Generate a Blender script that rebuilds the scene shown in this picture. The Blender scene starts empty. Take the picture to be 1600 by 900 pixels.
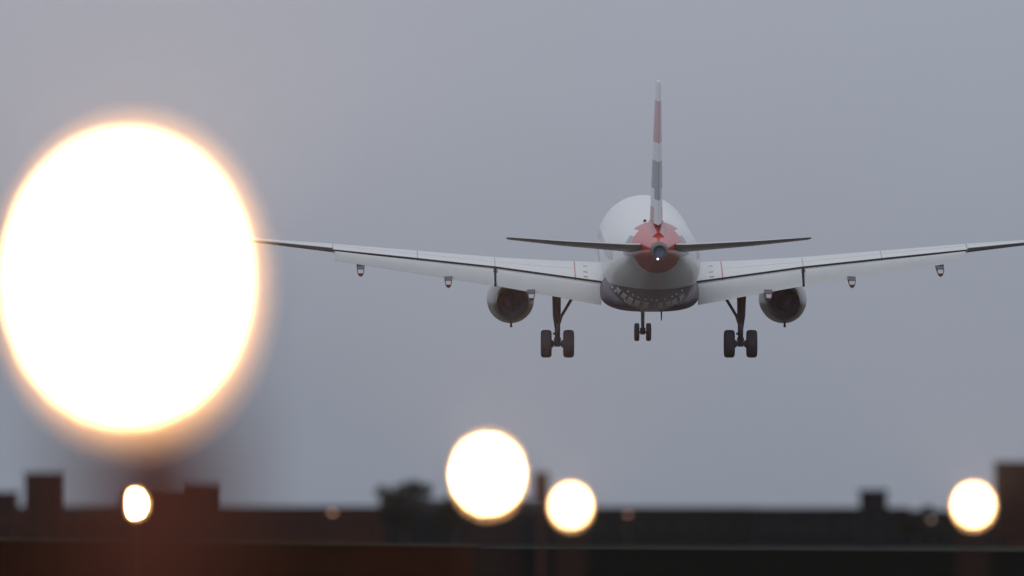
import bpy, bmesh, math, random
from mathutils import Vector, Matrix
R = math.radians
C = bpy.context.scene.collection
S = bpy.context.scene
random.seed(7)

# ------------------------------------------------------------------ camera
EYE = 2.0
FPX = 500.0 / 36.0 * 1600.0           # focal length in photograph pixels
HOR = 838.0                           # eye level row of the photograph
cd = bpy.data.cameras.new('camera')
cam = bpy.data.objects.new('camera', cd)
C.objects.link(cam)
cam.location = (0, 0, EYE)
cam.rotation_euler = (R(90) + math.atan((HOR - 450) / FPX), 0, 0)
cd.lens = 500; cd.sensor_width = 36
cd.clip_start = 0.5; cd.clip_end = 9000
cd.dof.use_dof = True
cd.dof.focus_distance = 586
cd.dof.aperture_fstop = 0.588
S.camera = cam

# ------------------------------------------------------------------ world, sun, exposure
w = bpy.data.worlds.new('World'); S.world = w; w.use_nodes = True
nt = w.node_tree; nt.nodes.clear()
sky = nt.nodes.new('ShaderNodeTexSky'); sky.sky_type = 'NISHITA'; sky.sun_disc = False
sky.sun_elevation = R(32); sky.sun_rotation = R(200); sky.dust_density = 4; sky.air_density = 1.0
hs = nt.nodes.new('ShaderNodeHueSaturation'); hs.inputs['Saturation'].default_value = 0.3
nt.links.new(sky.outputs[0], hs.inputs['Color'])
# an overcast layer: grey cloud, lighter towards the zenith
tc = nt.nodes.new('ShaderNodeTexCoord')
sp = nt.nodes.new('ShaderNodeSeparateXYZ'); nt.links.new(tc.outputs['Generated'], sp.inputs[0])
rp = nt.nodes.new('ShaderNodeValToRGB')
rp.color_ramp.elements[0].position = 0.0; rp.color_ramp.elements[0].color = (2.45, 2.72, 3.28, 1)
e_ = rp.color_ramp.elements.new(0.045); e_.color = (3.35, 3.68, 4.40, 1)
rp.color_ramp.elements[-1].position = 0.9; rp.color_ramp.elements[-1].color = (6.4, 6.7, 7.3, 1)
nt.links.new(sp.outputs[2], rp.inputs[0])
nz = nt.nodes.new('ShaderNodeTexNoise'); nz.inputs['Scale'].default_value = 14; nz.inputs['Detail'].default_value = 4
mp = nt.nodes.new('ShaderNodeMapping'); mp.inputs['Scale'].default_value = (1, 1, 3)
nt.links.new(tc.outputs['Generated'], mp.inputs[0]); nt.links.new(mp.outputs[0], nz.inputs['Vector'])
mr = nt.nodes.new('ShaderNodeMapRange'); mr.inputs[1].default_value = 0.3; mr.inputs[2].default_value = 0.7
mr.inputs[3].default_value = 0.955; mr.inputs[4].default_value = 1.045
nt.links.new(nz.outputs[0], mr.inputs[0])
ml = nt.nodes.new('ShaderNodeVectorMath'); ml.operation = 'SCALE'
nt.links.new(rp.outputs[0], ml.inputs[0]); nt.links.new(mr.outputs[0], ml.inputs['Scale'])
mx = nt.nodes.new('ShaderNodeMix'); mx.data_type = 'RGBA'; mx.inputs[0].default_value = 0.96
nt.links.new(hs.outputs[0], mx.inputs[6]); nt.links.new(ml.outputs[0], mx.inputs[7])
bg = nt.nodes.new('ShaderNodeBackground'); bg.inputs[1].default_value = 0.1
wo = nt.nodes.new('ShaderNodeOutputWorld')
nt.links.new(mx.outputs[2], bg.inputs[0]); nt.links.new(bg.outputs[0], wo.inputs[0])

sl = bpy.data.lights.new('sun', 'SUN'); sl.energy = 0.5; sl.angle = R(40); sl.color = (1, 0.96, 0.9)
sun = bpy.data.objects.new('sun', sl); C.objects.link(sun)
sun.rotation_euler = (R(90 - 32), 0, R(-20))   # light from behind the camera's left, high

S.view_settings.view_transform = 'Standard'
try: S.view_settings.look = 'None'
except Exception: pass
S.view_settings.exposure = 0; S.view_settings.gamma = 1
S.view_settings.use_curve_mapping = False
S.render.engine = 'CYCLES'
S.cycles.use_denoising = True
try: S.cycles.denoiser = 'OPENIMAGEDENOISE'
except Exception: pass
S.cycles.max_bounces = 6; S.cycles.volume_bounces = 0
S.cycles.sample_clamp_direct = 0; S.cycles.sample_clamp_indirect = 4
S.cycles.use_adaptive_sampling = False

# ------------------------------------------------------------------ helpers
def at(px, py, D):
    return Vector(((px - 800) / FPX * D, D, EYE + (HOR - py) / FPX * D))

def mat(name, col, rough=0.6, metal=0.0, coat=0.0, var=0.12, scale=3.0, bump=0.0, spec=0.5):
    m = bpy.data.materials.new(name); m.use_nodes = True
    n = m.node_tree; b = n.nodes['Principled BSDF']
    b.inputs['Roughness'].default_value = rough
    b.inputs['Metallic'].default_value = metal
    b.inputs['Coat Weight'].default_value = coat
    b.inputs['Coat Roughness'].default_value = 0.15
    b.inputs['Specular IOR Level'].default_value = spec
    t = n.nodes.new('ShaderNodeTexCoord'); z = n.nodes.new('ShaderNodeTexNoise')
    z.inputs['Scale'].default_value = scale; z.inputs['Detail'].default_value = 6
    n.links.new(t.outputs['Object'], z.inputs['Vector'])
    x = n.nodes.new('ShaderNodeMix'); x.data_type = 'RGBA'
    x.inputs[6].default_value = tuple(c * (1 - var) for c in col) + (1,)
    x.inputs[7].default_value = tuple(min(1, c * (1 + var)) for c in col) + (1,)
    n.links.new(z.outputs[0], x.inputs[0]); n.links.new(x.outputs[2], b.inputs['Base Color'])
    m['out'] = x.name
    if bump:
        u = n.nodes.new('ShaderNodeBump'); u.inputs['Strength'].default_value = bump
        n.links.new(z.outputs[0], u.inputs['Height']); n.links.new(u.outputs[0], b.inputs['Normal'])
    return m

class Paint:
    """adds painted areas, given as boxes or thresholds in object coordinates, to a material"""
    def __init__(s, m):
        s.m = m; s.n = m.node_tree; s.b = s.n.nodes['Principled BSDF']
        s.cur = s.b.inputs['Base Color'].links[0].from_socket
        t = s.n.nodes.new('ShaderNodeTexCoord'); q = s.n.nodes.new('ShaderNodeSeparateXYZ')
        s.n.links.new(t.outputs['Object'], q.inputs[0])
        a = s.math('ABSOLUTE', q.outputs[0])
        s.X, s.AX, s.Y, s.Z = q.outputs[0], a, q.outputs[1], q.outputs[2]
    def math(s, op, a, b=None):
        k = s.n.nodes.new('ShaderNodeMath'); k.operation = op
        for i, v in enumerate((a, b)):
            if v is None: continue
            if isinstance(v, (int, float)): k.inputs[i].default_value = v
            else: s.n.links.new(v, k.inputs[i])
        return k.outputs[0]
    def lin(s, terms, c=0.0):
        cur = c
        for k, v in terms:
            cur = s.math('ADD', s.math('MULTIPLY', v, k), cur)
        return cur
    def gt(s, v, a): return s.math('GREATER_THAN', v, a)
    def lt(s, v, a): return s.math('LESS_THAN', v, a)
    def soft(s, v, a, wdt):
        k = s.n.nodes.new('ShaderNodeMapRange'); s.n.links.new(v, k.inputs[0])
        k.inputs[1].default_value = a - wdt; k.inputs[2].default_value = a + wdt
        return k.outputs[0]
    def AND(s, *v):
        c = v[0]
        for k in v[1:]: c = s.math('MULTIPLY', c, k)
        return c
    def OR(s, a, b): return s.math('MAXIMUM', a, b)
    def put(s, mask, col):
        x = s.n.nodes.new('ShaderNodeMix'); x.data_type = 'RGBA'
        s.n.links.new(mask, x.inputs[0]); s.n.links.new(s.cur, x.inputs[6])
        x.inputs[7].default_value = tuple(col) + (1,)
        s.cur = x.outputs[2]; s.n.links.new(s.cur, s.b.inputs['Base Color'])

def obj(name, bm, m, parent=None, smooth=40, **props):
    me = bpy.data.meshes.new(name)
    bmesh.ops.recalc_face_normals(bm, faces=bm.faces)
    bm.to_mesh(me); bm.free()
    if smooth:
        for p in me.polygons: p.use_smooth = True
        me.set_sharp_from_angle(angle=R(smooth))
    me.materials.append(m)
    o = bpy.data.objects.new(name, me); C.objects.link(o)
    if parent: o.parent = parent
    for k, v in props.items(): o[k] = v
    return o

def thing(name, label, cat, loc=(0, 0, 0), rot=(0, 0, 0), group=None):
    o = bpy.data.objects.new(name, None); C.objects.link(o)
    o.location = loc; o.rotation_euler = rot; o.empty_display_size = 0.5
    o['label'] = label; o['category'] = cat
    if group: o['group'] = group
    return o

def loft(rings, cap0=True, cap1=True, bm=None):
    bm = bm or bmesh.new()
    vs = [[bm.verts.new(p) for p in r] for r in rings]
    n = len(vs[0])
    for a, b in zip(vs, vs[1:]):
        for i in range(n):
            j = (i + 1) % n
            try: bm.faces.new((a[i], a[j], b[j], b[i]))
            except ValueError: pass
    if cap0: bm.faces.new(vs[0][::-1])
    if cap1: bm.faces.new(vs[-1])
    return bm

def box(bm, x0, x1, y0, y1, z0, z1, bev=0.0):
    q = bmesh.new()
    r = bmesh.ops.create_cube(q, size=1)
    for v in r['verts']:
        v.co = Vector(((x0 + x1) / 2 + v.co.x * (x1 - x0), (y0 + y1) / 2 + v.co.y * (y1 - y0), (z0 + z1) / 2 + v.co.z * (z1 - z0)))
    if bev: bmesh.ops.bevel(q, geom=list(q.edges), offset=bev, segments=2, affect='EDGES')
    me = bpy.data.meshes.new('t'); q.to_mesh(me); q.free(); bm.from_mesh(me); bpy.data.meshes.remove(me)
    return bm

def tube(bm, a, b, ra, rb=None, n=16):
    rb = ra if rb is None else rb
    a = Vector(a); b = Vector(b); d = (b - a).normalized()
    u = d.orthogonal().normalized(); v = d.cross(u)
    rings = []
    for p, r in ((a, ra), (b, rb)):
        rings.append([p + (u * math.cos(t) + v * math.sin(t)) * r for t in [2 * math.pi * i / n for i in range(n)]])
    return loft(rings, bm=bm)

def lathe(bm, prof, cen, axis='Y', n=40, sx=1.0, sz=1.0, cap0=False, cap1=False):
    """prof: (along, radius). Along runs on the axis from cen."""
    rings = []
    for a, r in prof:
        ring = []
        for i in range(n):
            t = 2 * math.pi * i / n
            c, s_ = math.cos(t) * r, math.sin(t) * r
            if axis == 'Y': p = (cen[0] + c * sx, cen[1] + a, cen[2] + s_ * sz)
            elif axis == 'X': p = (cen[0] + a, cen[1] + c, cen[2] + s_)
            else: p = (cen[0] + c, cen[1] + s_, cen[2] + a)
            ring.append(p)
        rings.append(ring)
    return loft(rings, cap0, cap1, bm)

# ------------------------------------------------------------------ materials
M_grass = mat('grass', (0.050, 0.056, 0.042), 0.95, var=0.5, scale=0.4, spec=0.1)
M_asph = mat('asphalt', (0.055, 0.056, 0.06), 0.9, scale=1.5, spec=0.2)
M_mark = mat('worn_marking', (0.16, 0.16, 0.155), 0.7)
M_glare_brick = mat('glare_tinted_brick', (0.045, 0.014, 0.007), 0.95, var=0.25, scale=.5, spec=0.1)  # reddish tint carries the large lamp's warm glare in the brick colour
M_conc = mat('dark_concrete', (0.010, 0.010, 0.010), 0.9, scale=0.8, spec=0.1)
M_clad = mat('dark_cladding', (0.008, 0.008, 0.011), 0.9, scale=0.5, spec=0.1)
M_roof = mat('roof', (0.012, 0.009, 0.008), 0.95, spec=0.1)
M_glass = mat('window_glass', (0.015, 0.011, 0.009), 0.6, spec=0.1)
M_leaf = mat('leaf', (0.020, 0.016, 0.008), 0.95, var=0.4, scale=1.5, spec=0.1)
M_bark = mat('bark', (0.03, 0.024, 0.018), 0.95)
M_cope = mat('pale_coping', (0.07, 0.055, 0.04), 0.95, spec=.05)
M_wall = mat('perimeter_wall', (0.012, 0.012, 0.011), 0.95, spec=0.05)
M_glare_mast = mat('glare_brown_mast', (.13, .026, .009), .8, var=.2)  # brown stands for the lamp's warm spill on its mast and box
M_post = mat('brown_post', (.06, .017, .012), .8, var=.2)  # reddish brown for lamp posts and equipment mast
M_dark = mat('lamp_metal', (0.045, 0.03, 0.022), 0.6, metal=0.3)

# ------------------------------------------------------------------ ground, runway
bm = bmesh.new()
vs = [bm.verts.new(p) for p in ((-2400, -150, 0), (2400, -150, 0), (2400, 4500, 0), (-2400, 4500, 0))]
bm.faces.new(vs)
obj('ground', bm, M_grass, smooth=0, kind='structure')
bm = bmesh.new()
vs = [bm.verts.new(p) for p in ((-22, 480, 0.01), (22, 480, 0.01), (4, 1820, 0.01), (-40, 1820, 0.01))]
bm.faces.new(vs)
rw = obj('runway', bm, M_asph, smooth=0, kind='structure')
bm = bmesh.new()
for k in range(40):
    y = 500 + k * 33; x = -(y - 480) / 1340 * 18
    vs = [bm.verts.new(p) for p in ((x - .45, y, .02), (x + .45, y, .02), (x + .25, y + 18, .02), (x - .65, y + 18, .02))]
    bm.faces.new(vs)
obj('runway_markings', bm, M_mark, smooth=0, kind='structure')

# ------------------------------------------------------------------ haze
bm = bmesh.new(); box(bm, -2450, 2450, -200, 4550, -1.2, 42)
hz = bpy.data.materials.new('haze'); hz.use_nodes = True
hn = hz.node_tree; hn.nodes.clear()
ho = hn.nodes.new('ShaderNodeOutputMaterial'); pv = hn.nodes.new('ShaderNodeVolumePrincipled')
pv.inputs['Color'].default_value = (0.9, 0.93, 1.0, 1)
pv.inputs['Density'].default_value = 1.1e-5
pv.inputs['Anisotropy'].default_value = 0.25
hn.links.new(pv.outputs[0], ho.inputs['Volume'])
obj('haze', bm, hz, smooth=0, kind='stuff')

# ------------------------------------------------------------------ far buildings
PXM = lambda D: FPX / D
def window_set(t, x0, x1, y, z0, z1, cols, rows):
    ww = (x1 - x0) / cols; hh = (z1 - z0) / rows
    for i in range(cols):
        for j in range(rows):
            f = bmesh.new()
            cx = x0 + ww * (i + .5); cz = z0 + hh * (j + .55)
            a, b = min(ww * .32, .9), min(hh * .28, .7)
            for s in (-1, 1):
                box(f, cx + s * a - .05, cx + s * a + .05, y - .06, y + .0, cz - b, cz + b)
                box(f, cx - a + .05, cx + a - .05, y - .06, y + .0, cz + s * b - .05, cz + s * b + .05)
            fo = obj('window', f, M_roof, t, smooth=0)
            p = bmesh.new(); box(p, cx - a + .05, cx + a - .05, y - .03, y - .004, cz - b + .05, cz + b - .05)
            obj('pane', p, M_glass, fo, smooth=0)

def building(px0, px1, ytop, D, depth, label, name='building', roof='flat', m=M_glare_brick, cols=3, rows=2, cat='building', plant=None, group=None):
    c = at((px0 + px1) / 2, HOR, D); c.z = 0
    hw = (px1 - px0) / 2 / PXM(D); top = EYE + (HOR - ytop) / PXM(D)
    t = thing(name, label, cat, c, group=group)
    wt = top - (0.5 if roof == 'flat' else 1.9)
    b = bmesh.new(); box(b, -hw, hw, 0, depth, 0, wt)
    obj('wall', b, m, t, smooth=0)
    b = bmesh.new()
    if roof == 'flat':
        box(b, -hw - .15, hw + .15, -.15, depth + .15, wt, top)
    else:
        e = .35
        for s in (0,):
            vs = [bm_v for bm_v in ()]
        pts = [(-e, wt), (depth / 2, top), (depth + e, wt)]
        v = [[b.verts.new((x, y, z)) for y, z in pts] for x in (-hw - e, hw + e)]
        b.faces.new(v[0]); b.faces.new(v[1][::-1])
        for i in range(3):
            j = (i + 1) % 3
            b.faces.new((v[0][i], v[0][j], v[1][j], v[1][i]))
    ro = obj('roof', b, M_roof, t, smooth=0)
    if plant:
        b = bmesh.new(); box(b, plant[0], plant[1], depth * .3, depth * .6, top, top + plant[2], .05)
        obj('roof_plant', b, M_clad, ro, smooth=0)
    window_set(t, -hw + .4, hw - .4, 0, .8, wt - .3, cols, rows)
    b = bmesh.new(); box(b, -hw + .15, -hw + 1.05, -.08, 0, 0, 2.1)
    d = obj('door', b, M_clad, t, smooth=0)
    b = bmesh.new(); box(b, -hw + .9, -hw + .96, -.14, -.08, .95, 1.1); obj('handle', b, M_mark, d, smooth=0)
    return t

building(-60, 26, 768, 2060, 9, 'low flat-roofed glare-tinted brick block at the far left edge, cut by the frame', roof='flat', cols=3)
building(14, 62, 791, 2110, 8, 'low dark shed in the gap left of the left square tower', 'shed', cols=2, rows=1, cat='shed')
building(40, 101, 738, 2020, 6, 'square flat-topped glare-tinted brick tower block left of the huge lamp disc', 'tower_block', cols=2, rows=4)
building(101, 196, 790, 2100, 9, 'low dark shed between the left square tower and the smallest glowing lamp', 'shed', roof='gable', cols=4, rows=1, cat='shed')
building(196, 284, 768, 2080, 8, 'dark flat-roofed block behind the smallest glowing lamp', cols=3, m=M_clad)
building(280, 336, 756, 2010, 7, 'narrow flat-topped glare-tinted brick block right of the smallest glowing lamp', 'tower_block', cols=2, rows=3)
building(334, 598, 791, 2120, 20, 'long low glare-tinted brick warehouse between the narrow block and the round tree', 'warehouse', cols=9, rows=1, cat='warehouse')
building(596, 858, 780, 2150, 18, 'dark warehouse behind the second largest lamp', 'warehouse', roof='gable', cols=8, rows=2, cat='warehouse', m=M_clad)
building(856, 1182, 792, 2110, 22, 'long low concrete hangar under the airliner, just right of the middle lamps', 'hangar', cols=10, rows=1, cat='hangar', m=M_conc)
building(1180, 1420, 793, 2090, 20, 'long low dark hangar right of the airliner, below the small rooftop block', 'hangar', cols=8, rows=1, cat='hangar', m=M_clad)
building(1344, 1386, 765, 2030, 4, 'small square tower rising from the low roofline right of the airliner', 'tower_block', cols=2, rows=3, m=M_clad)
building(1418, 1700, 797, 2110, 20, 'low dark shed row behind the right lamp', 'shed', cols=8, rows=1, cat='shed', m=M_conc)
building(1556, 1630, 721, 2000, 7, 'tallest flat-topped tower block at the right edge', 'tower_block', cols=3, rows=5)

def tree(px, ytop, wpx, D, label, n=900):
    c = at(px, HOR, D); c.z = 0
    h = EYE + (HOR - ytop) / PXM(D); rw_ = wpx / 2 / PXM(D)
    t = thing('broadleaf_tree', label, 'tree', c, group='trees on the far skyline')
    b = bmesh.new(); tube(b, (0, 0, 0), (.1, 0, h * .45), .28, .16, 10)
    for k in range(6):
        a = k * 1.05
        tube(b, (.1, 0, h * (.3 + .03 * k)), (math.cos(a) * rw_ * .6, math.sin(a) * rw_ * .5, h * .72), .11, .03, 6)
    obj('trunk', b, M_bark, t)
    b = bmesh.new()
    cl = [(random.uniform(-.8, .8), random.uniform(-.8, .8), random.uniform(-.6, .75), random.uniform(.16, .38)) for _ in range(20)]
    for i in range(n):
        q = random.choice(cl)
        d = Vector((random.gauss(0, 1), random.gauss(0, 1), random.gauss(0, 1))).normalized() * q[3] * random.uniform(.7, 1.05)
        p = Vector(((q[0] + d.x) * rw_, (q[1] + d.y) * rw_, h * .62 + (q[2] + d.z) * h * .34))
        if p.z > h: p.z = h - random.uniform(0, .3)
        u = Vector((random.gauss(0, 1), random.gauss(0, 1), random.gauss(0, 1))).normalized(); v = u.orthogonal().normalized()
        s = random.uniform(.16, .34)
        b.faces.new([b.verts.new(p + u * s), b.verts.new(p + v * s * .6), b.verts.new(p - u * s), b.verts.new(p - v * s * .6)])
    obj('crown', b, M_leaf, t, smooth=0)
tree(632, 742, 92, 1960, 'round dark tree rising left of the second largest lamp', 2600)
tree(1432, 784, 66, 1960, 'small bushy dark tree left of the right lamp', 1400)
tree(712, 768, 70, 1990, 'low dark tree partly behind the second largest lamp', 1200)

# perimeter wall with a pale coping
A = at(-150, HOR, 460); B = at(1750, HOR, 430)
M_glare_wall = mat('glare_tinted_wall', (.036, .012, .006), .95, var=.25, scale=.6, spec=.05)  # brown holds lamp glare painted into the wall colour
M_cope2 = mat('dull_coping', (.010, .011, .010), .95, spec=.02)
def wall(a, za, b, zb, label, mf, mc):
    d = (b - a).normalized(); nrm = Vector((-d.y, d.x, 0))
    t = thing('perimeter_wall', label, 'wall', (a.x, a.y, 0))
    L = b - a; L.z = 0
    q = bmesh.new()
    def seg(q, f0, f1, w0, zlo0, zlo1, zhi0, zhi1):
        r = []
        for f, lo, hi in ((f0, zlo0, zhi0), (f1, zlo1, zhi1)):
            p = L * f
            r.append([p + nrm * -w0 + Vector((0, 0, lo)), p + nrm * w0 + Vector((0, 0, lo)), p + nrm * w0 + Vector((0, 0, hi)), p + nrm * -w0 + Vector((0, 0, hi))])
        loft(r, bm=q)
    seg(q, 0, 1, .15, -.2, -.2, za, zb)
    obj('wall_face', q, mf, t, smooth=0)
    cop = bmesh.new()
    n = 24
    for k in range(n):
        f0, f1 = k / n + .0006, (k + 1) / n - .0006
        seg(cop, f0, f1, .2, za + (zb - za) * f0 + .003, za + (zb - za) * f1 + .003, za + (zb - za) * f0 + .075, za + (zb - za) * f1 + .075)
    obj('coping', cop, mc, t, smooth=0)
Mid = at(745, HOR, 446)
wall(A, at(0, 843, 460).z, Mid - (B - A).normalized() * .02, at(0, 854, 446).z, 'long brick wall tinted brown as lamp glare, with pale coping crossing the left foreground', M_glare_wall, M_cope)
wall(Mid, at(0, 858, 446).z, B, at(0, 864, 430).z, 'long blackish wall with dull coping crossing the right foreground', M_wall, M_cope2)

# faint far street lamps
def street_lamp(px, py, D, col, e, label):
    c = at(px, py, D)
    t = thing('street_lamp', label, 'street lamp', (c.x, c.y, 0), group='faint far street lamps')
    b = bmesh.new(); tube(b, (0, 0, 0), (0, 0, c.z + .1), .09, .06, 10); tube(b, (0, 0, c.z + .1), (0, -.9, c.z + .22), .05, .04, 8)
    obj('pole', b, M_dark, t)
    b = bmesh.new(); box(b, -.3, .3, -1.3, -.7, c.z + .16, c.z + .34, .05)
    hd = obj('lamp_head', b, M_dark, t)
    m = bpy.data.materials.new('street_glow'); m.use_nodes = True
    p = m.node_tree.nodes['Principled BSDF']; p.inputs['Emission Color'].default_value = col + (1,); p.inputs['Emission Strength'].default_value = e
    b = bmesh.new(); box(b, -.33, .33, -1.25, -.75, c.z - .12, c.z + .155, .06)
    obj('bulb', b, m, hd)
street_lamp(520, 801, 1950, (1, .5, .22), 1.0, 'faint orange street lamp left of the round tree')
street_lamp(981, 804, 1950, (1, .3, .15), .6, 'faint reddish street lamp below the airliner')
street_lamp(1455, 812, 1950, (1, .62, .4), .4, 'tiny pale street lamp beside the right lamp')

# equipment mast between the two middle lamps
c = at(846, 741, 340)
t = thing('equipment_mast', 'short brown mast with box between the two middle lamps', 'mast', (c.x, c.y, 0))
b = bmesh.new(); tube(b, (0, 0, 0), (0, 0, c.z), .07, .06, 12); obj('pole', b, M_post, t)
b = bmesh.new(); box(b, -.18, .18, -.12, .12, c.z - .75, c.z + .02, .02); bx_ = obj('equipment_box', b, M_post, t, smooth=0)
b = bmesh.new(); box(b, -.2, .2, -.15, .15, c.z + .023, c.z + .06, .01); obj('lid', b, M_dark, bx_, smooth=0)

# ------------------------------------------------------------------ approach lamps
def lens_mat(name, col, e, edge=1.0):
    m = bpy.data.materials.new(name); m.use_nodes = True
    n = m.node_tree; p = n.nodes['Principled BSDF']
    p.inputs['Base Color'].default_value = (.5, .45, .4, 1); p.inputs['Roughness'].default_value = .2
    p.inputs['Emission Color'].default_value = col + (1,)
    p.inputs['Emission Strength'].default_value = e
    return m
M_lens = lens_mat('lit_lens', (1, .60, .27), 130)
M_lens_m = lens_mat('lit_lens_medium', (1, .60, .27), 260)
M_lens_s = lens_mat('lit_lens_small', (1, .60, .27), 60)
M_ring = lens_mat('halo_glow', (1, .50, .20), 6.0)  # glow added in place of the soft halo round each lens
M_lip = lens_mat('lit_lower_lens', (1, .55, .24), 4.5)

def approach_lamp(px, py, D, a, b_, label, watts, lens=M_lens, lip=.25, post=.1, body=None, paint=None, ring=(1.13, 0, -.008)):
    c = at(px, py, D)
    t = thing('approach_lamp', label, 'lamp', (c.x, c.y, 0), group='lit approach lamps facing the camera')
    z = c.z
    # turn to face the camera
    t.rotation_euler = (0, 0, math.atan2(-c.x, c.y))
    def at_local(bm_):
        return bm_
    h = bmesh.new()
    k = b_ / a
    R1 = ring[0]
    lathe(h, [(.0, a * R1), (.0, a * (R1 + .04)), (0.05, a * (R1 + .04)), (.2, a * 1.02), (.38, a * .7), (.46, a * .35), (.47, a * .05)], (0, .1, z), 'Y', 40, 1, k, False, True)
    ho_ = obj('housing', h, M_dark, t)
    h = bmesh.new(); lathe(h, [(.035, a * (R1 - .001)), (.03, a * (R1 - .05)), (.025, a * .9), (.04, a * .2)], (ring[1], .1, z + ring[2]), 'Y', 40, 1, k, True, True)
    obj('halo_ring', h, M_ring, ho_)  # added emissive ring, stands in for the lamp's halo
    l = bmesh.new(); prof = [(0.0, a * 1.0)]
    for q in range(1, 9): prof.append((-.05 * math.sin(q / 8 * math.pi / 2), a * math.cos(q / 8 * math.pi / 2) + .002))
    lathe(l, prof, (0, .1, z), 'Y', 40, 1, k, True, True)
    obj('lens', l, lens, ho_)
    # yoke, knobs, post, base
    y = bmesh.new()
    w_ = a * (R1 + .05) + .04
    box(y, -w_ - .03, -w_, .12, .2, z - b_ * (R1 + .05) - .05, z + .05, .008); box(y, w_, w_ + .03, .12, .2, z - b_ * (R1 + .05) - .05, z + .05, .008)
    box(y, -w_ - .03, w_ + .03, .12, .2, z - b_ * (R1 + .05) - .09, z - b_ * (R1 + .05) - .055, .008)
    yo = obj('yoke', y, M_dark, t, smooth=0)
    for s in (-1, 1):
        y = bmesh.new(); lathe(y, [(0, .035), (.04, .035), (.05, .02)], (s * (w_ + .03) if s > 0 else -(w_ + .03) - .05, .16, z), 'X', 12, cap0=True, cap1=True)
        obj('knob', y, M_dark, yo)
    y = bmesh.new(); tube(y, (0, .16, .05), (0, .16, z - b_ * (R1 + .05) - .09), post * 1.1, post, 20)
    obj('post', y, paint or M_post, t)
    if body:
        y = bmesh.new(); box(y, body - .43, body + .21, .02, .3, max(.3, z - b_ * (R1 + .05) - 1.0), z - b_ * (R1 + .05) - .095, .03)
        bo = obj('transformer_box', y, paint or M_dark, t, smooth=0)
        y = bmesh.new(); box(y, body - .39, body + .17, .0, .018, max(.35, z - b_ * (R1 + .05) - .95), z - b_ * (R1 + .05) - .2, .004)
        obj('cover', y, paint or M_dark, bo, smooth=0)
    y = bmesh.new(); lathe(y, [(0, .24), (.05, .24), (.07, .14)], (0, .16, 0), 'Z', 20, cap0=True, cap1=True)
    obj('base_plate', y, M_conc, t)
    ld = bpy.data.lights.new('halo_beam', 'SPOT'); ld.energy = watts; ld.color = (1, .56, .32)
    ld.spot_size = R(112); ld.spot_blend = .7; ld.shadow_soft_size = .03
    lo = bpy.data.objects.new('halo_beam', ld); C.objects.link(lo); lo.parent = t
    lo.location = (0, -.30, z); lo.rotation_euler = (R(90 + 48), 0, R(180))   # spot added for the haze halo, tilted up to strengthen it above
    return t

approach_lamp(199, 434, 65, .235, .352, 'largest glowing lamp filling the left side, hiding the wingtip', 560000, M_lens, 0, .08, .24, M_glare_mast, (1.38, .03, -.03))
approach_lamp(762, 741, 133, .062, .104, 'second largest glowing lamp, low beside the round tree', 150000, M_lens_m, 0, .06, None, None, (1.7, .004, -.008))
approach_lamp(892, 790, 200, .092, .118, 'mid-sized glowing lamp just right of the second largest', 150000, M_lens_s, 0, .07, None, None, (1.5, .0, -.015))
approach_lamp(1521, 789, 200, .092, .118, 'glowing lamp at the lower right beside the tallest tower', 150000, M_lens_s, 0, .07, None, None, (1.5, .0, -.015))
approach_lamp(203, 787, 300, .23, .25, 'smallest glowing lamp, directly below the largest one', 80000, M_lens_m, 0, .07, None, None, (1.3, .02, -.01))

# ------------------------------------------------------------------ airliner
M_white = mat('white_paint', (.74, .76, .78), .35, coat=.4, var=.05, scale=1.2)
M_fus = mat('fuselage_paint', (.76, .78, .80), .34, coat=.4, var=.05, scale=.9)
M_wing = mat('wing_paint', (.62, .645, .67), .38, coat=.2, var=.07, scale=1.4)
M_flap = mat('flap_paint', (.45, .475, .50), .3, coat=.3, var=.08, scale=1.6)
M_navy = mat('navy_paint', (.022, .028, .07), .5, coat=.1)
M_red = mat('red_paint', (.42, .03, .04), .3, coat=.5)
M_fin = mat('fin_paint', (.66, .68, .70), .3, coat=.5, var=.05)
M_rud = mat('rudder_paint', (.66, .68, .70), .3, coat=.5, var=.05)
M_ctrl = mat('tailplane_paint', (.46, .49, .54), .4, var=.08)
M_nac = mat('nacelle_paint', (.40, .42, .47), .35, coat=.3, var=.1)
M_metal = mat('bare_metal', (.32, .31, .30), .35, metal=.8)
M_gmetal = mat('hazed_gear_metal', (.05, .06, .095), .5, metal=.2)  # bluish lift of distance haze mixed into the metal colour
M_hole = mat('hazed_exhaust', (.11, .16, .28), .8, spec=.1)  # lightened blue, stands for haze in front of the dark duct
M_tyre = mat('hazed_tyre_rubber', (.033, .040, .066), .75, spec=.2)  # haze put into the rubber colour as a bluish tone
M_seal = mat('seal_dark', (.03, .032, .045), .8, spec=.1)
M_tip = mat('tip_red', (.13, .02, .025), .4)

S0 = 17.7
def P(x, s, z): return Vector((x, S0 - s, z))

# paint schemes, in airliner coordinates (Y = 17.7 - station)
p = Paint(M_fus)
st = p.lin([(-1.0, p.Y)], S0)                       # station
# navy lower flank ahead of the tail
p.put(p.lt(p.Z, 3.08), (.055, .078, .15))
fr = p.math('FRACT', p.math('DIVIDE', st, .533))
p.put(p.AND(p.gt(fr, .28), p.lt(fr, .72), p.gt(st, 6.5), p.lt(st, 28.5), p.gt(p.Z, 4.15), p.lt(p.Z, 4.5)), (.02, .02, .025))
p.put(p.AND(p.gt(st, 31.2), p.lt(st, 34.2), p.gt(p.Z, 4.5), p.lt(p.Z, 5.3)), (.26, .27, .29))
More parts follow.
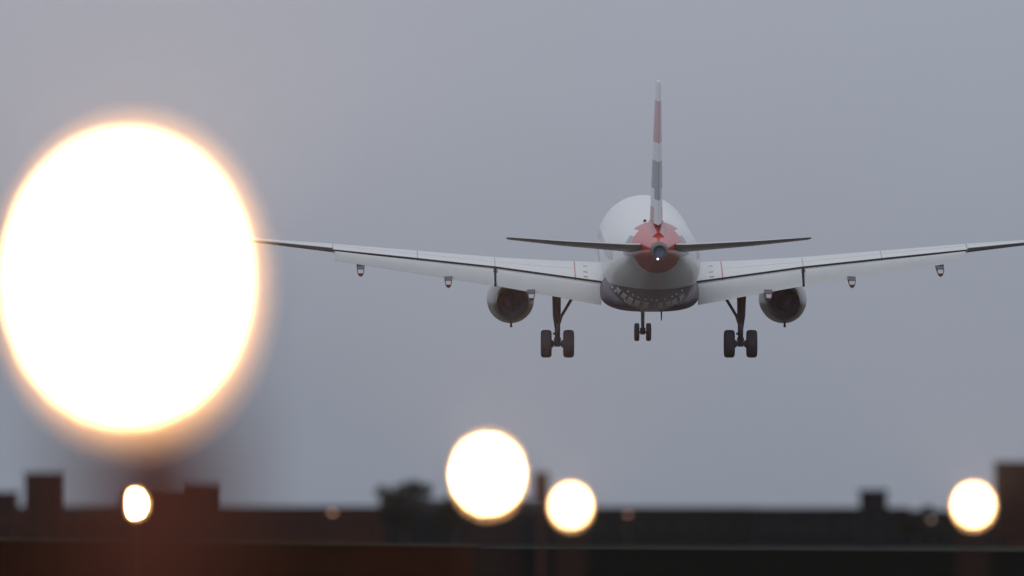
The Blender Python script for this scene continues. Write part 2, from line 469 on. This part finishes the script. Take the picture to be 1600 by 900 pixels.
# red tail: boundary runs forward towards the top
redm = p.gt(p.lin([(1.0, st), (1.35, p.Z)]), 39.55)
red2 = p.AND(p.gt(st, 33.5), p.gt(p.lin([(1.0, st)]), 33.6))
p.put(p.OR(redm, red2), (.50, .03, .045))
p.put(p.AND(p.gt(p.Z, 5.52), p.gt(st, 30.4), p.lt(p.AX, .98)), (.50, .03, .045))
p = Paint(M_fin)
p.put(p.AND(p.gt(p.Z, 9.21), p.lt(p.Z, 10.91)), (.34, .03, .045))
p.put(p.AND(p.gt(p.Z, 7.31), p.lt(p.Z, 8.46)), (.012, .02, .07))
p.put(p.lt(p.Z, 6.55), (.40, .04, .06))
p = Paint(M_rud)
p.put(p.AND(p.gt(p.Z, 9.21), p.lt(p.Z, 10.91)), (.34, .03, .045))
p.put(p.AND(p.gt(p.Z, 6.9), p.lt(p.Z, 8.46)), (.01, .016, .06))
p = Paint(M_wing)
st = p.lin([(-1.0, p.Y)], S0)
p.put(p.AND(p.gt(p.AX, 3.03), p.lt(p.AX, 3.08), p.gt(st, 13.5)), (.4, .06, .06))
for xl in (6.38, 9.6, 13.1):
    p.put(p.AND(p.gt(p.AX, xl - .015), p.lt(p.AX, xl + .02), p.gt(st, 15.8)), (.22, .23, .25))
p.put(p.AND(p.gt(p.lin([(1.0, st), (-.27, p.AX)]), 15.25), p.lt(p.lin([(1.0, st), (-.27, p.AX)]), 15.32), p.gt(p.AX, 3.1)), (.3, .31, .33))
for s0 in (15.2, 16.4, 17.2):
    p.put(p.AND(p.gt(p.AX, 2.52), p.lt(p.AX, 2.70), p.gt(st, s0), p.lt(st, s0 + .22)), (.28, .08, .09))

plane_pos = at(1014, 544, 589.4)
air = thing('airliner', 'white twin-engine airliner seen from behind, wheels and flaps down, red and navy tail', 'airplane', plane_pos, (R(3.8), 0, R(0.65)))

# fuselage
def ring(s, w_, zt, zb, n=56, e=2.0):
    r = []; cz = (zt + zb) / 2; h = (zt - zb) / 2
    for i in range(n):
        t = 2 * math.pi * i / n
        c, q = math.cos(t), math.sin(t)
        r.append(P(math.copysign(abs(c) ** (2 / e), c) * w_, s, cz + math.copysign(abs(q) ** (2 / e), q) * h))
    return r
F = [(0.02, .05, 3.3, 3.2), (.3, .5, 3.72, 2.72), (.9, .95, 4.2, 2.3), (1.8, 1.35, 4.75, 2.02), (2.8, 1.65, 5.3, 1.86), (4.0, 1.87, 5.66, 1.77), (5.5, 1.96, 5.84, 1.73),
     (7, 1.975, 5.87, 1.73), (12, 1.975, 5.87, 1.73), (18, 1.975, 5.87, 1.73), (22, 1.975, 5.87, 1.73), (23.5, 1.97, 5.87, 1.80), (25, 1.95, 5.87, 1.95), (26.5, 1.89, 5.87, 2.17), (28, 1.76, 5.86, 2.46), (29.5, 1.58, 5.84, 2.80),
     (31, 1.36, 5.80, 3.15), (32.5, 1.13, 5.73, 3.57), (34, .87, 5.62, 3.98), (35.2, .68, 5.51, 4.26), (36.2, .50, 5.39, 4.47), (36.9, .375, 5.3, 4.6)]
fus = obj('fuselage', loft([ring(*f) for f in F]), M_fus, air, 60)
b = loft([ring(36.9, .372, 5.297, 4.603), ring(37.3, .345, 5.26, 4.60), ring(37.57, .315, 5.22, 4.60), ring(37.58, .25, 5.16, 4.66), ring(37.4, .22, 5.13, 4.69)], False, True)
cone = obj('exhaust_cone', b, mat('cone_metal', (.12, .125, .13), .5, metal=.4), air, 40)
b = loft([ring(37.395, .215, 5.125, 4.695), ring(37.41, .215, 5.125, 4.695)]); obj('exhaust_hole', b, M_hole, cone)
b = bmesh.new(); bmesh.ops.create_uvsphere(b, u_segments=12, v_segments=8, radius=.042, matrix=Matrix.Translation(P(-.07, 37.58, 4.63)))
obj('tail_light', b, lens_mat('white_light', (1, .98, .9), 2.2), air)
# belly fairing
G = [(10.2, 1.0, 2.4, 1.72), (11, 1.7, 2.8, 1.62), (12, 2.0, 3.1, 1.55), (14, 2.06, 3.2, 1.53), (18, 2.06, 3.2, 1.56), (20, 2.02, 3.1, 1.64), (21.5, 1.9, 2.9, 1.70), (23, 1.5, 2.5, 1.80), (24.2, .7, 2.2, 1.92)]
obj('belly_fairing', loft([ring(s, w_, zt, zb, 48, 2.7) for s, w_, zt, zb in G]), M_navy, air, 60)
# runway-lamp reflections on the belly, modelled as pale patches and bright dots
M_pale = mat('pale_reflection', (.75, .76, .78), .5)  # colour of the painted-in lamp reflections
M_glint = mat('bright_glint', (.9, .93, .9), .25, coat=.5)  # colour of the reflected lamp dots
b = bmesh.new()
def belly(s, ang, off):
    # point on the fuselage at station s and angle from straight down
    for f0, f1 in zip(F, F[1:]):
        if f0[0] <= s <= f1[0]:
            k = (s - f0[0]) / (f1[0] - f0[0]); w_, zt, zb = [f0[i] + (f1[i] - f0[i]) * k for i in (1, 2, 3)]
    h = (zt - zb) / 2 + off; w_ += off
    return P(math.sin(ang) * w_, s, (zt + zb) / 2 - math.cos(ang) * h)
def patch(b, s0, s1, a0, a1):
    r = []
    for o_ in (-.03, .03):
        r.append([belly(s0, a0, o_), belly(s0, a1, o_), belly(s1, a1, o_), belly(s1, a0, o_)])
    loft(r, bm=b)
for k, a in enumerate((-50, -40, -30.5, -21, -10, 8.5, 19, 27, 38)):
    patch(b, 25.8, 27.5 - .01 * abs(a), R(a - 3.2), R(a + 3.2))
obj('belly_reflection', b, M_pale, air, 0)
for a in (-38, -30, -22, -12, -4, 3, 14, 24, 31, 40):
    q = belly(28.3, R(a), .0); b2 = bmesh.new(); bmesh.ops.create_uvsphere(b2, u_segments=8, v_segments=6, radius=.045, matrix=Matrix.Translation(q)); obj('belly_glint', b2, M_glint, air)
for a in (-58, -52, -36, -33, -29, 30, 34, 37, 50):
    q = belly(25.2, R(a), .0); b2 = bmesh.new(); bmesh.ops.create_uvsphere(b2, u_segments=8, v_segments=6, radius=.04, matrix=Matrix.Translation(q)); obj('belly_glint', b2, M_glint, air)
# antennas
b = bmesh.new(); loft([[P(-.03, 24.0, 5.84), P(.03, 24.0, 5.84), P(.03, 24.5, 5.84), P(-.03, 24.5, 5.84)], [P(-.015, 24.3, 6.12), P(.015, 24.3, 6.12), P(.015, 24.55, 6.12), P(-.015, 24.55, 6.12)]], bm=b)
for x, s, h in ((.42, 22, .22), (-.1, 26, .0),):
    if h: loft([[P(x - .03, s - .2, 1.75), P(x + .03, s - .2, 1.75), P(x + .03, s + .2, 1.75), P(x - .03, s + .2, 1.75)], [P(x - .02, s, 1.75 - h - .15), P(x + .02, s, 1.75 - h - .15), P(x + .02, s + .2, 1.75 - h - .15), P(x - .02, s + .2, 1.75 - h - .15)]], bm=b)
obj('antenna', b, M_seal, air, 0)
for x, s, z, r in ((-.42, 29.6, 5.80, .07), (-.55, 34.6, 5.13, .07)):
    b = bmesh.new(); bmesh.ops.create_uvsphere(b, u_segments=10, v_segments=6, radius=r, matrix=Matrix.Translation(P(x, s, z))); obj('vent', b, M_seal, air)

# aerofoil lofts
def naca(f): return 5 * (.2969 * math.sqrt(max(f, 0)) - .126 * f - .3516 * f * f + .2843 * f ** 3 - .1015 * f ** 4)
def section(x, sle, c, z, t, inc, f0=0.0, f1=1.0, axis='h', camber=.015, n=14):
    """chord line from the leading edge (sle, z) running aft; inc in degrees, nose up positive"""
    up, lo = [], []
    for i in range(n + 1):
        f = f0 + (f1 - f0) * (1 - math.cos(math.pi * i / n)) / 2
        yt = naca(f) * t * c; yc = camber * 4 * f * (1 - f) * c
        for L_, sg in ((up, 1), (lo, -1)):
            dx, dz = f * c, yc + sg * yt
            ca, sa = math.cos(R(inc)), math.sin(R(inc))
            L_.append((dx * ca + dz * sa, -dx * sa + dz * ca))
    pts = up[::-1] + (lo[1:] if f0 == 0 else lo)
    if axis == 'h': return [P(x, sle + a, z + h) for a, h in pts]
    return [P(h, sle + a, z) for a, h in pts]
def mirror(rings, s): return [[Vector((q.x * s, q.y, q.z)) for q in r] for r in rings]
def sec_cut(x, sle, scut, zcut, t, inc, c, camber=.015):
    """wing-box section whose upper surface meets zcut at the cut station"""
    f = (scut - sle) / c
    q = section(x, sle, c, 0, t, inc, 0, f, camber=camber)
    dz = zcut - q[0].z
    return [v + Vector((0, 0, dz)) for v in q]

def lerp(a, b, k): return a + (b - a) * k
# x, sle, scut, zcut, t, inc, chord
W = [(1.2, 11.1, 17.55, 2.70, .145, 3.2, 7.4), (1.97, 11.6, 17.6, 2.78, .14, 3.2, 7.0), (4.1, 12.75, 17.75, 3.08, .13, 2.4, 6.0), (6.35, 13.9, 17.95, 3.40, .12, 1.6, 5.0), (9.7, 15.6, 18.8, 3.80, .115, 1.8, 4.0), (13.1, 17.3, 19.7, 4.19, .11, 2.2, 3.0)]
WO = [(13.1, 17.3, 3.05, 4.24, .11, 1.6), (15.1, 18.3, 2.35, 4.46, .095, 1.0), (16.9, 19.2, 1.65, 4.66, .08, .6), (17.05, 19.5, 1.2, 4.70, .06, .6)]
for s in (-1, 1):
    rings = mirror([sec_cut(x, sl_, sc, zc, t_, inc, c) for x, sl_, sc, zc, t_, inc, c in W], s)
    wing = obj('wing', loft(rings), M_wing, air, 35)
    # thin dark strip along the spoiler edge
    b = bmesh.new()
    ed = [Vector((s * x, S0 - sc, zc)) for x, sl_, sc, zc, *_ in W[1:]]
    loft([[q + Vector((0, .0, .004)), q + Vector((0, -.03, -.01)), q + Vector((0, -.03, -.055)), q + Vector((0, .0, -.08))] for q in ed], bm=b)
    obj('spoiler_edge', b, M_seal, wing, 0)
    # outer wing, to the aileron hinge, and aileron
    ro = [section(x, sl_, c, z, t_, inc, 0, .74) for x, sl_, c, z, t_, inc in WO]
    # outer-wing top follows the spoiler edge
    dz = 4.19 - ro[0][0].z + .05
    ro = mirror([[q + Vector((0, 0, dz)) for q in r] for r in ro], s)
    obj('outer_wing', loft(ro), M_wing, wing, 35)
    b = bmesh.new()
    rr = []
    for (x, sl_, c, z, t_, inc), r in list(zip(WO, ro)):
        u_, l_ = r[0], r[-1]
        ca = c * .27; up = math.tan(R(9.0)) * ca
        hx = u_ + Vector((0, -.02, -.003)); lx = l_ + Vector((0, -.02, .003))
        te = Vector((u_.x, u_.y - ca, (u_.z + l_.z) / 2 + up + .0))
        rr.append([hx, te + Vector((0, 0, .012)), te - Vector((0, 0, .012)), lx])
    loft(rr, bm=b); obj('aileron', b, M_ctrl, wing, 30)
    # flaps: x, LE station, LE z, chord, deflection
    for FL in ([(2.0, 17.62, 2.62, 1.42, -33), (4.1, 17.80, 2.94, 1.30, -33), (6.28, 18.0, 3.25, 1.14, -33)],
               [(6.46, 18.02, 3.27, 1.12, -33), (9.7, 18.86, 3.68, .90, -33), (13.02, 19.74, 4.10, .68, -31)]):
        rg = mirror([section(x, sl_, c, z, .17, -d * -1 if False else -d, camber=.10) for x, sl_, z, c, d in FL], s)
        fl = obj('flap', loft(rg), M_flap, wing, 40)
    b = bmesh.new(); loft([[P(s * 6.33, 17.95, 3.36), P(s * 6.42, 17.95, 3.38), P(s * 6.42, 18.9, 2.70), P(s * 6.33, 18.9, 2.68)], [P(s * 6.33, 17.9, 3.1), P(s * 6.42, 17.9, 3.1), P(s * 6.42, 18.7, 2.6), P(s * 6.33, 18.7, 2.6)]], bm=b)
    obj('flap_gap_dark', b, M_seal, wing, 0)  # dark piece added to darken the gap between the flaps
    # flap track fairings
    for x, z, sE in ((11.95, 3.30, 21.0), (8.33, 2.80, 20.3), (4.9, 2.23, 19.9)):
        b = bmesh.new()
        def cup(st, w_, h, zt):
            r = []
            for i in range(13):
                a = math.pi * i / 12
                r.append(P(s * x + math.cos(a) * w_, st, zt - (math.sin(a) ** .8) * h))
            return r
        zw = z + .62
        rings = [cup(sE - 4.2, .05, .1, zw - .05), cup(sE - 3.6, .14, .3, zw - .02), cup(sE - 2.6, .17, .36, z + .46), cup(sE - 1.2, .17, .38, z + .28), cup(sE - .1, .15, .33, z + .15)]
        loft(rings, bm=b)
        ft = obj('flap_track_fairing', b, M_gmetal, wing, 40)
        b = bmesh.new(); loft([cup(sE - .12, .12, .26, z + .115), cup(sE - .08, .115, .25, z + .115)], bm=b); obj('end_cap', b, M_white, ft, 0)
        b = bmesh.new(); tip = [P(s * x - .1, sE - .1, z - .06), P(s * x + .1, sE - .1, z - .06), P(s * x, sE - .1, z - .20)]
        loft([tip, [q + Vector((0, -.1, .02)) for q in tip]], bm=b); obj('red_tip', b, M_tip, ft, 0)
    # engine
    ex, ez = s * 5.69, 1.80
    b = bmesh.new()
    prof = [(16.25, .60), (16.3, .635), (16.1, .72), (15.4, .84), (14.5, .93), (13.4, .985), (12.2, .99), (11.4, .95), (11.05, .90), (10.95, .84), (11.1, .79), (11.6, .80)]
    lathe(b, [(S0 - a, r) for a, r in prof], (ex, 0, ez), 'Y', 48)
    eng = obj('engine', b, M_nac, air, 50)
    b = bmesh.new(); lathe(b, [(S0 - a, r) for a, r in ((16.26, .596), (15.9, .63), (15.75, .62), (15.7, .34), (15.9, .30), (16.25, .04))], (ex, 0, ez), 'Y', 40, cap1=True)
    obj('exhaust_duct', b, M_hole, eng, 50)
    b = bmesh.new(); lathe(b, [(S0 - a, r) for a, r in ((16.06, .742), (16.34, .64), (16.36, .61), (16.24, .603))], (ex, 0, ez), 'Y', 48)
    obj('nozzle_ring', b, M_metal, eng, 50)
    b = bmesh.new(); lathe(b, [(S0 - a, r) for a, r in ((11.75, .79), (11.7, .25), (11.3, .03))], (ex, 0, ez), 'Y', 40, cap0=True, cap1=True)
    obj('fan', b, M_gmetal, eng, 30)
    b = bmesh.new()
    loft([[P(ex - .2, 12.0, ez + .9), P(ex + .2, 12.0, ez + .9), P(ex + .15, 12.4, ez + 1.2), P(ex - .15, 12.4, ez + 1.2)],
          [P(ex - .22, 14.5, ez + .8), P(ex + .22, 14.5, ez + .8), P(ex + .22, 14.5, ez + 1.5), P(ex - .22, 14.5, ez + 1.5)],
          [P(ex - .16, 17.0, ez + .62), P(ex + .16, 17.0, ez + .62), P(ex + .16, 17.0, ez + 1.2), P(ex - .16, 17.0, ez + 1.2)],
          [P(ex - .04, 18.0, ez + .85), P(ex + .04, 18.0, ez + .85), P(ex + .04, 18.0, ez + 1.0), P(ex - .04, 18.0, ez + 1.0)]], bm=b)
    obj('pylon', b, M_nac, eng, 40)
    b = bmesh.new(); loft([[P(ex - .03, 15.2, ez - .84), P(ex + .03, 15.2, ez - .84), P(ex + .03, 15.6, ez - .8), P(ex - .03, 15.6, ez - .8)], [P(ex - .05, 15.5, ez - 1.03), P(ex + .05, 15.5, ez - 1.03), P(ex + .05, 15.8, ez - 1.03), P(ex - .05, 15.8, ez - 1.03)]], bm=b)
    obj('drain_mast', b, M_seal, eng, 0)
    # nacelle strake / wing strut seen above the engine's outer side
    # tailplane
    TP = [(.45, 31.2, 4.5, 4.93, .09), (1.2, 31.9, 4.0, 4.96, .085), (3.8, 33.8, 2.75, 5.18, .08), (6.0, 35.3, 1.5, 5.40, .075), (6.12, 35.7, .95, 5.41, .05)]
    rg = mirror([section(x, a, c, z - math.sin(R(4.4)) * c * .45, t_, -4.4, 0, .72, camber=-.01) for x, a, c, z, t_ in TP], s)
    tp = obj('tailplane', loft(rg), M_white, air, 40)
    rg = mirror([[q + Vector((0, -.015, 0)) for q in section(x, a, c, z - math.sin(R(4.4)) * c * .45, t_, -4.4, .72, 1.0, camber=-.01)] for x, a, c, z, t_ in [(.72, 31.47, 4.27, 4.94, .105)] + TP[1:]], s)
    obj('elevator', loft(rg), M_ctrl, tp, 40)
    # main landing gear
    gx, wb = s * 3.795, -.40
    g = bmesh.new(); ay = wb + .585
    tube(g, P(gx, 17.4, 3.0), P(gx, 17.68, 1.35), .15, .14); tube(g, P(gx, 17.68, 1.35), P(gx, 17.75, ay + .25), .125, .11); tube(g, P(gx, 17.75, ay + .25), P(gx, 17.76, ay - .12), .15, .12)
    tube(g, P(gx - .16, 17.75, ay + .42), P(gx + .0, 17.85, ay + .42), .05); tube(g, P(gx + .02, 17.9, ay + .9), P(gx, 18.15, ay + .55), .06, .04); tube(g, P(gx, 18.15, ay + .55), P(gx, 17.9, ay + .12), .04, .06)
    tube(g, P(gx - .5, 17.76, ay), P(gx + .5, 17.76, ay), .075)
    tube(g, P(gx - .3, 17.76, ay), P(gx - .15, 17.76, ay), .2, .13); tube(g, P(gx + .15, 17.76, ay), P(gx + .3, 17.76, ay), .13, .2)
    gear = obj('main_landing_gear', g, M_gmetal, air, 40)
    g = bmesh.new(); tube(g, P(gx - s * .1, 17.7, 1.22), P(gx - s * .75, 17.5, 2.3), .06, .065, 12); tube(g, P(gx - s * .05, 17.7, 1.05), P(gx - s * .16, 17.7, 1.35), .09, .07, 10)
    obj('side_brace', g, M_gmetal, gear)
    g = bmesh.new()
    dx0, dx1 = gx + s * .02, gx + s * .22
    loft([[P(dx0, 16.9, 2.9), P(dx1, 16.9, 2.9), P(dx1 + .03 * s, 18.0, 2.9), P(dx0, 18.0, 2.9)], [P(dx0, 17.1, 1.35), P(dx1 - .03 * s, 17.1, 1.35), P(dx1 - .03 * s, 17.95, 1.35), P(dx0, 17.95, 1.35)], [P(dx0 + .06 * s, 17.3, .85), P(dx1 - .1 * s, 17.3, .85), P(dx1 - .1 * s, 17.8, .85), P(dx0 + .06 * s, 17.8, .85)]], bm=g)
    obj('gear_door', g, M_gmetal, gear, 30)
    g = bmesh.new(); tube(g, P(gx - s * .02, 17.95, 1.9), P(gx + s * .02, 17.98, .9), .03, .03, 8); tube(g, P(gx + s * .12, 17.98, 2.0), P(gx + s * .1, 18.0, 1.1), .02, .02, 8)
    obj('hydraulic_line', g, M_seal, gear)
    def wheel(cx, cs, cz, r, w_, par):
        b = bmesh.new()
        pr = [(-w_ / 2 * .55, r * .55), (-w_ / 2 * .9, r * .62), (-w_ / 2, r * .78), (-w_ / 2 * .93, r * .90), (-w_ / 2 * .72, r * .975), (-w_ / 2 * .45, r), (0, r * 1.0), (w_ / 2 * .45, r), (w_ / 2 * .72, r * .975), (w_ / 2 * .93, r * .90), (w_ / 2, r * .78), (w_ / 2 * .9, r * .62), (w_ / 2 * .55, r * .55)]
        for k in (-.3, -.1, .1, .3): pass
        lathe(b, pr, P(cx, cs, cz), 'X', 44)
        ty = obj('tyre', b, M_tyre, par, 40)
        b = bmesh.new(); lathe(b, [(-w_ * .3, r * .05), (-w_ * .28, r * .2), (-w_ * .2, r * .4), (-w_ * .3, r * .56), (w_ * .3, r * .56), (w_ * .2, r * .4), (w_ * .28, r * .2), (w_ * .3, r * .05)], P(cx, cs, cz), 'X', 24, cap0=True, cap1=True)
        obj('wheel_hub', b, M_gmetal, par, 40)
    for q in (-1, 1): wheel(gx + q * .465, 17.76, ay, .575, .45, gear)

# fin and rudder
FN = [(5.3, 28.6, 6.9, .075), (5.9, 29.4, 6.3, .080), (6.6, 30.1, 5.75, .082), (9.0, 32.0, 4.35, .082), (11.52, 34.2, 2.75, .080), (11.69, 34.6, 2.3, .06)]
fin = obj('fin', loft([section(0, a, c, z, t_, 0, 0, .70, 'v', 0) for z, a, c, t_ in FN]), M_fin, air, 40)
rd = obj('rudder', loft([[q + Vector((0, -.02, 0)) for q in section(0, a, c, z, t_, 0, .70, 1.0, 'v', 0)] for z, a, c, t_ in FN[1:]]), M_rud, fin, 40)
b = bmesh.new(); loft([[P(-.3, 29.5, 5.75), P(.3, 29.5, 5.75), P(.24, 29.5, 5.85), P(-.24, 29.5, 5.85)], [P(-.42, 33.2, 5.55), P(.42, 33.2, 5.55), P(.24, 33.2, 5.98), P(-.24, 33.2, 5.98)], [P(-.25, 35.6, 5.42), P(.25, 35.6, 5.42), P(.06, 35.6, 5.6), P(-.06, 35.6, 5.6)]], bm=b)
obj('fin_fillet', b, M_red, fin, 40)

# nose gear
nb = -.37; az = nb + .38; ns = 5.07
g = bmesh.new(); tube(g, P(0, ns - .2, 1.9), P(0, ns, 1.0), .12, .11); tube(g, P(0, ns, 1.0), P(0, ns, az + .12), .085, .07); tube(g, P(0, ns, az + .18), P(0, ns, az - .1), .12, .1)
tube(g, P(-.32, ns, az), P(.32, ns, az), .05); tube(g, P(-.14, ns, 1.35), P(.1, ns, 1.35), .07); tube(g, P(.0, ns + .1, 1.1), P(0, ns + .3, .8), .07, .05)
ng = obj('nose_landing_gear', g, M_gmetal, air, 40)
for q in (-1, 1): wheel(q * .25, ns, az, .38, .22, ng)
for q in (-1, 1):
    g = bmesh.new(); box(g, q * .42 - .02, q * .42 + .02, S0 - ns - .2, S0 - ns + .9, 1.35, 1.76, .01); obj('gear_door', g, M_white, ng, 0)
